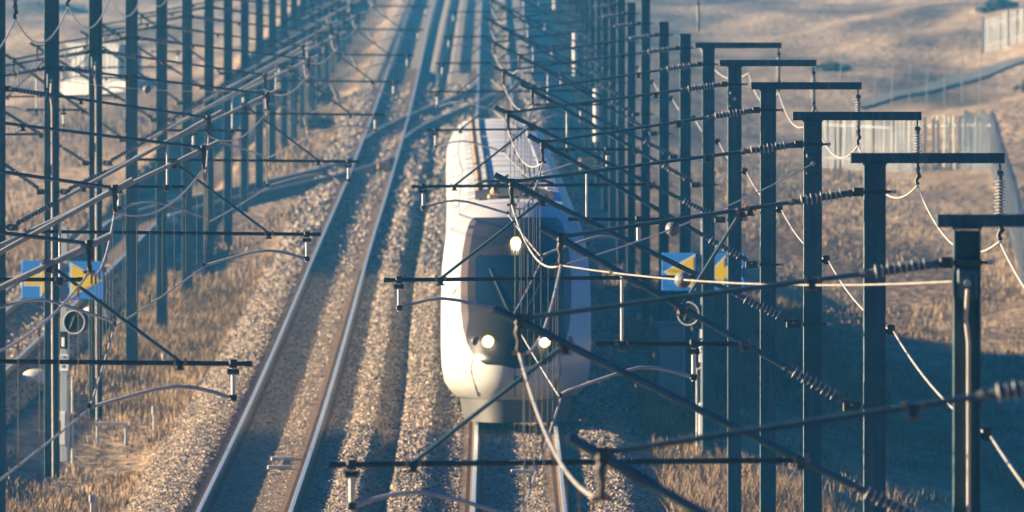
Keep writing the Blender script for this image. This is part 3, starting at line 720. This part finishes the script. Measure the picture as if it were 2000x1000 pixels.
peg('short pale marker post in grass between left mast and ballast', -6.75, 303, .6)
peg('low pale marker post nearest the bottom left corner', -6.9, 262, .45)
peg('pale marker post at the foot of the third left mast', -7.4, 342, .5)
t = thing('pipe_stand', 'pale horizontal pipe stand in the grass beside the second left mast', 'pipe', (-7.45,298,float(gz(-7.45,298))))
MB().tube((-.35,0,.42),(.3,0,.42),.035,8).build('pipe', M['concrete'], t)
for x in (-.3,.25): MB().tube((x,0,-.1),(x,0,.4),.025,8).build('leg', M['steelpost'], t)
def balise(label, f, D):
    x = float(f(D)); r = thing('track_balise', label, 'track sensor', (x,D,-.17), 'pale double bars between rails')
    for y in (-2.1,2.1): MB().box(-.02,.42,y-.1,y+.1,.0,.065,b=.015).build('bar', M['concrete'], r)
    MB().box(.18,.22,-1.99,1.99,.0,.03,b=.005).build('bracket', M['steelpost'], r)
balise('pale double bar sensor between the rails of the empty left track', lambda D: xl(D)+.05, 276); balise('pale double bar sensor between the rails in front of the train', lambda D: xr(D)-.1, 274)
def cabinet(label, name, x, D, w, d, h, m):
    z = float(gz(x, D)); r = thing(name, label, 'equipment box', (x, D, z))
    MB().box(-w/2,w/2,-d/2,d/2,.12,h,b=.03).build('casing', m, r); MB().box(-w/2-.03,w/2+.03,-d/2-.03,d/2+.03,h+.001,h+.06,b=.02).build('lid', m, r)
    for sx in (-1, 1): MB().box(sx*w*.35-.04,sx*w*.35+.04,-.1,.1,-.2,.119).build('leg', M['dark'], r)
cabinet('small orange point motor box between the rails of the empty track', 'point_motor', -4.05, 548, .42, .7, .32, M['orange'])
cabinet('ochre yellow equipment box beside the train by the right-hand masts', 'equipment_box', 3.3, 560, .55, .5, .5, M['ochre'])
cabinet('blue grey equipment cabinet standing at the foot of the right signal', 'equipment_cabinet', 3.55, 312, .55, .4, 1.9, M['steelpost'])
def cable_loop():
    D = 238; x0 = 5.9; P = []
    for t in np.linspace(-.4*math.pi, 1.5*math.pi, 22): P.append((x0+.12+.13*math.cos(t+.6), D, float(gz(x0, D))+.75+.19*math.sin(t+.6)))
    P2 = [(x0+.12+q*.3, D-.2*q, float(gz(x0+q*.3, D))+.78-.1*q*.3+.05*math.sin(q*2.2)) for q in range(0, 12)]
    r = thing('loose_cable', 'thin blue cable looped above the grass between right-hand masts', 'cable'); MB().path(P, .013, 6).build('loop', M['tube'], r); MB().path(P2, .013, 6).build('run', M['tube'], r)
cable_loop()
# equipment hut far left
hz = float(gz(-19, 762))
t = thing('equipment_hut', 'row of white ribbed cabins on a bright plinth in the upper left', 'building', (-19.1,762,hz)); t.rotation_euler = (0,0,-.75)
MB().box(-2.4,2.9,-1.2,1.2,-.6,.55,b=.03).build('plinth', M['hut'], t)
for x0, w in ((-2.2,1.25),(-.6,.5),(.15,1.2)):
    MB().box(x0,x0+w,-.8,.8,.551,2.25,b=.06).build('cabin', M['hutgrey'], t)
    mb = MB()
    for q in range(int(w/.3)): mb.box(x0+.12+q*.3,x0+.2+q*.3,-.85,-.8005,.6,2.15)
    mb.build('ribs', M['hut'], t)
MB().box(-2.3,1.45,-.95,.95,2.252,2.36,b=.03).build('roof', M['hut'], t)
# palisade fences on the hillside
def fence(label, pts, hgt, gap, w, drop=.1):
    P = np.array(pts, float); seg = np.linalg.norm(np.diff(P, axis=0), axis=1); L = np.concatenate([[0], np.cumsum(seg)])
    r = thing('palisade_fence', label, 'fence'); mb = MB(); s = 0; k = 0
    while s < L[-1]:
        x, D = np.interp(s, L, P[:,0]), np.interp(s, L, P[:,1]); z = float(gz(x, D)); h = hgt+.08*math.sin(s*.9)+random.uniform(-.03,.03)
        i = min(np.searchsorted(L, s, 'right')-1, len(seg)-1); d = (P[i+1]-P[i])/seg[i]
        a = np.array((*(d*w/2), 0)); nrm = np.array((-d[1], d[0], 0))*.03; c = np.array((x, D, z-drop)); up = np.array((random.uniform(-.05,.05), 0, h+drop))
        vs = [c-a-nrm, c+a-nrm, c+a+nrm, c-a+nrm]; vs += [p+up for p in vs]
        mb.add(vs, [(0,1,5,4),(1,2,6,5),(2,3,7,6),(3,0,4,7),(4,5,6,7)]); s += gap*(1 if random.random() < .93 else 1.6); k += 1
    mb.build('pales', M['palis'], r)
    rl = MB()
    for hz_ in (.4, hgt*.8):
        pts2 = [(np.interp(q, L, P[:,0]), np.interp(q, L, P[:,1])+.08, float(gz(np.interp(q, L, P[:,0]), np.interp(q, L, P[:,1])))+hz_) for q in np.linspace(0, L[-1], 30)]
        rl.path(pts2, .03, 4)
    rl.build('rails', M['hutgrey'], r)
    for q in np.arange(0, L[-1]+.1, max(2.4, L[-1]/24)):
        x, D = np.interp(q, L, P[:,0]), np.interp(q, L, P[:,1]); z = float(gz(x, D)); MB().box(x-.06, x+.06, D-.1, D-.035, z-.3, z+hgt+.15).build('post', M['palis'], r)
fence('pale palisade fence climbing the brown slope at the right', [(12.8,612),(15.4,607),(16.7,603),(18.2,604),(19.0,590),(17.7,535),(16.2,475),(15.4,440)], 2.15, .26, .075)
fence('distant pale fence high on the slope at the upper right corner', [(27.3,862),(34,852)], 1.9, .3, .08)
for i in range(9):
    D = 742-i*2; x = 16.6+i*.78; z = float(gz(x, D))
    r = thing('thin_stake', 'thin pale stake standing on the hazy brown slope above the palisade fence', 'stake', (x,D,z), 'stakes on the slope')
    MB().path([(0,0,-.2),(.02,0,1.2),(.05,0,2.4)], [.03,.026,.02], 6).build('shaft', M['post'], r)
# track across the slope
xs_ = np.linspace(17, 60, 70); Dr = np.interp(xs_, [17,20.7,23.2,28,40,60], [735,766,790,816,860,930])
V = np.stack([np.stack([xs_, Dr+o, gz(xs_, Dr+o)+.1], -1) for o in np.linspace(-6, 6, 9)], 0)
struct(MB().grid(V).build('hillside_road', M['road']))
# dark scrub added to stand in for shadow patches and shaded hollows
def shade_bush(label, x, D, rx, h, n=900, ry=None):
    z = float(gz(x, D)); r = thing('shade_bush', label, 'shade_bush', (x, D, z), 'dark scrub standing in for shade'); ry = ry or rx
    mb = MB()
    for k in range(5):
        a = k*1.3; mb.path([(0,0,-.1), (rx*.3*math.cos(a), ry*.3*math.sin(a), h*.35), (rx*.6*math.cos(a+.3), ry*.6*math.sin(a+.3), h*.75)], [.04,.03,.012], 5)
    mb.build('stems', M['bark'], r)
    c = rng.normal(0, 1, (24, 3)); c /= np.linalg.norm(c, axis=1)[:,None]; c *= rng.uniform(.3, .85, (24,1))
    P = c[rng.integers(0, 24, n)]+rng.normal(0, .17, (n, 3)); P[:,2] = np.abs(P[:,2])
    P = P*np.array((rx, ry, h)); q = rng.normal(0, 1, (n, 2, 3)); q /= np.linalg.norm(q, axis=2)[...,None]; s = .13*max(1, D/400)
    V = np.stack([P, P+q[:,0]*s, P+q[:,0]*s+q[:,1]*s*.7, P+q[:,1]*s*.7], 1).reshape(-1, 3)
    np_mesh('foliage', V, np.arange(len(V)).reshape(-1, 4), M['shade_bush'], r)
shade_bush('low dark scrub standing in for a shadow patch left of the empty track where the siding joins', -7.6, 640, 1.1, .7)
shade_bush('dark scrub standing in for a shadow patch on bank left of the empty track, beyond the crossover', -8.2, 690, 1.6, .8)
shade_bush('dark rounded scrub standing in for a shadow between the empty track and the train', -2.2, 520, .55, .5, 500, 4)
shade_bush('dark scrub added for a shaded hollow at the top edge on the right-hand slope', 30.1, 923, 1.1, .6, 1200)
shade_bush('dark scrub added for a shaded hollow on slope behind the second cross arm', 17.7, 816, 1.0, .4, 600)
shade_bush('dark scrub added for a shaded hollow on the grassy slope above the right-hand road', 26.3, 742, 1.2, .4, 700)

# ------------------------------------------------------------------ haze, light, camera
hb = MB().box(-170, 170, -25, 2140, -12, 46).build('haze', [])
hm = bpy.data.materials.new('haze_air'); hm.use_nodes = True; nt = hm.node_tree; nt.nodes.clear()
out = nn(nt, 'ShaderNodeOutputMaterial'); pv = nn(nt, 'ShaderNodeVolumePrincipled'); pv.inputs['Color'].default_value = (.06,.39,.82,1); pv.inputs['Density'].default_value = .00031
nt.links.new(pv.outputs['Volume'], out.inputs['Volume']); hb.data.materials.append(hm); struct(hb, 'stuff'); hb.display_type = 'WIRE'

EL, AZ = math.radians(12.5), math.radians(276.)      # sun to the left, a touch behind the viewer is < 270
w = bpy.data.worlds.new('World'); SC.world = w; w.use_nodes = True; nt = w.node_tree
AZ = math.radians(280.)
sky = nn(nt, 'ShaderNodeTexSky', sky_type='NISHITA'); sky.sun_disc = False; sky.sun_elevation = EL; sky.sun_rotation = AZ; sky.ozone_density = 6.; sky.air_density = 1.2; sky.dust_density = .3
bg = nt.nodes['Background']; bg.inputs['Strength'].default_value = .05
tint = nn(nt, 'ShaderNodeMix', data_type='RGBA', blend_type='MULTIPLY'); tint.inputs['Factor'].default_value = 1.; tint.inputs['B'].default_value = (.04,.32,.62,1)
nt.links.new(sky.outputs['Color'], tint.inputs['A']); nt.links.new(tint.outputs['Result'], bg.inputs['Color'])
sun = bpy.data.lights.new('Sun', 'SUN'); sun.energy = 5.; sun.angle = math.radians(.5); sun.color = (1., .755, .47)
so = bpy.data.objects.new('Sun', sun); C.objects.link(so)
from mathutils import Vector
d = Vector((math.sin(AZ)*math.cos(EL), math.cos(AZ)*math.cos(EL), math.sin(EL)))
so.rotation_euler = d.to_track_quat('Z', 'Y').to_euler()

cam = bpy.data.cameras.new('Camera'); co = bpy.data.objects.new('Camera', cam); C.objects.link(co); SC.camera = co
co.location = (0, 0, H); cam.sensor_width = 36; cam.lens = 540; cam.clip_start = 1; cam.clip_end = 6000
co.rotation_euler = (math.pi/2-math.atan(692/F), 0, -math.atan(30/F))
cam.dof.use_dof = True; cam.dof.focus_distance = 195; cam.dof.aperture_fstop = 7.7
SC.view_settings.view_transform = 'Standard'; SC.view_settings.look = 'None'; SC.view_settings.exposure = 1.96; SC.view_settings.gamma = 1
SC.cycles.use_denoising = True; SC.cycles.max_bounces = 6; SC.cycles.volume_bounces = 1
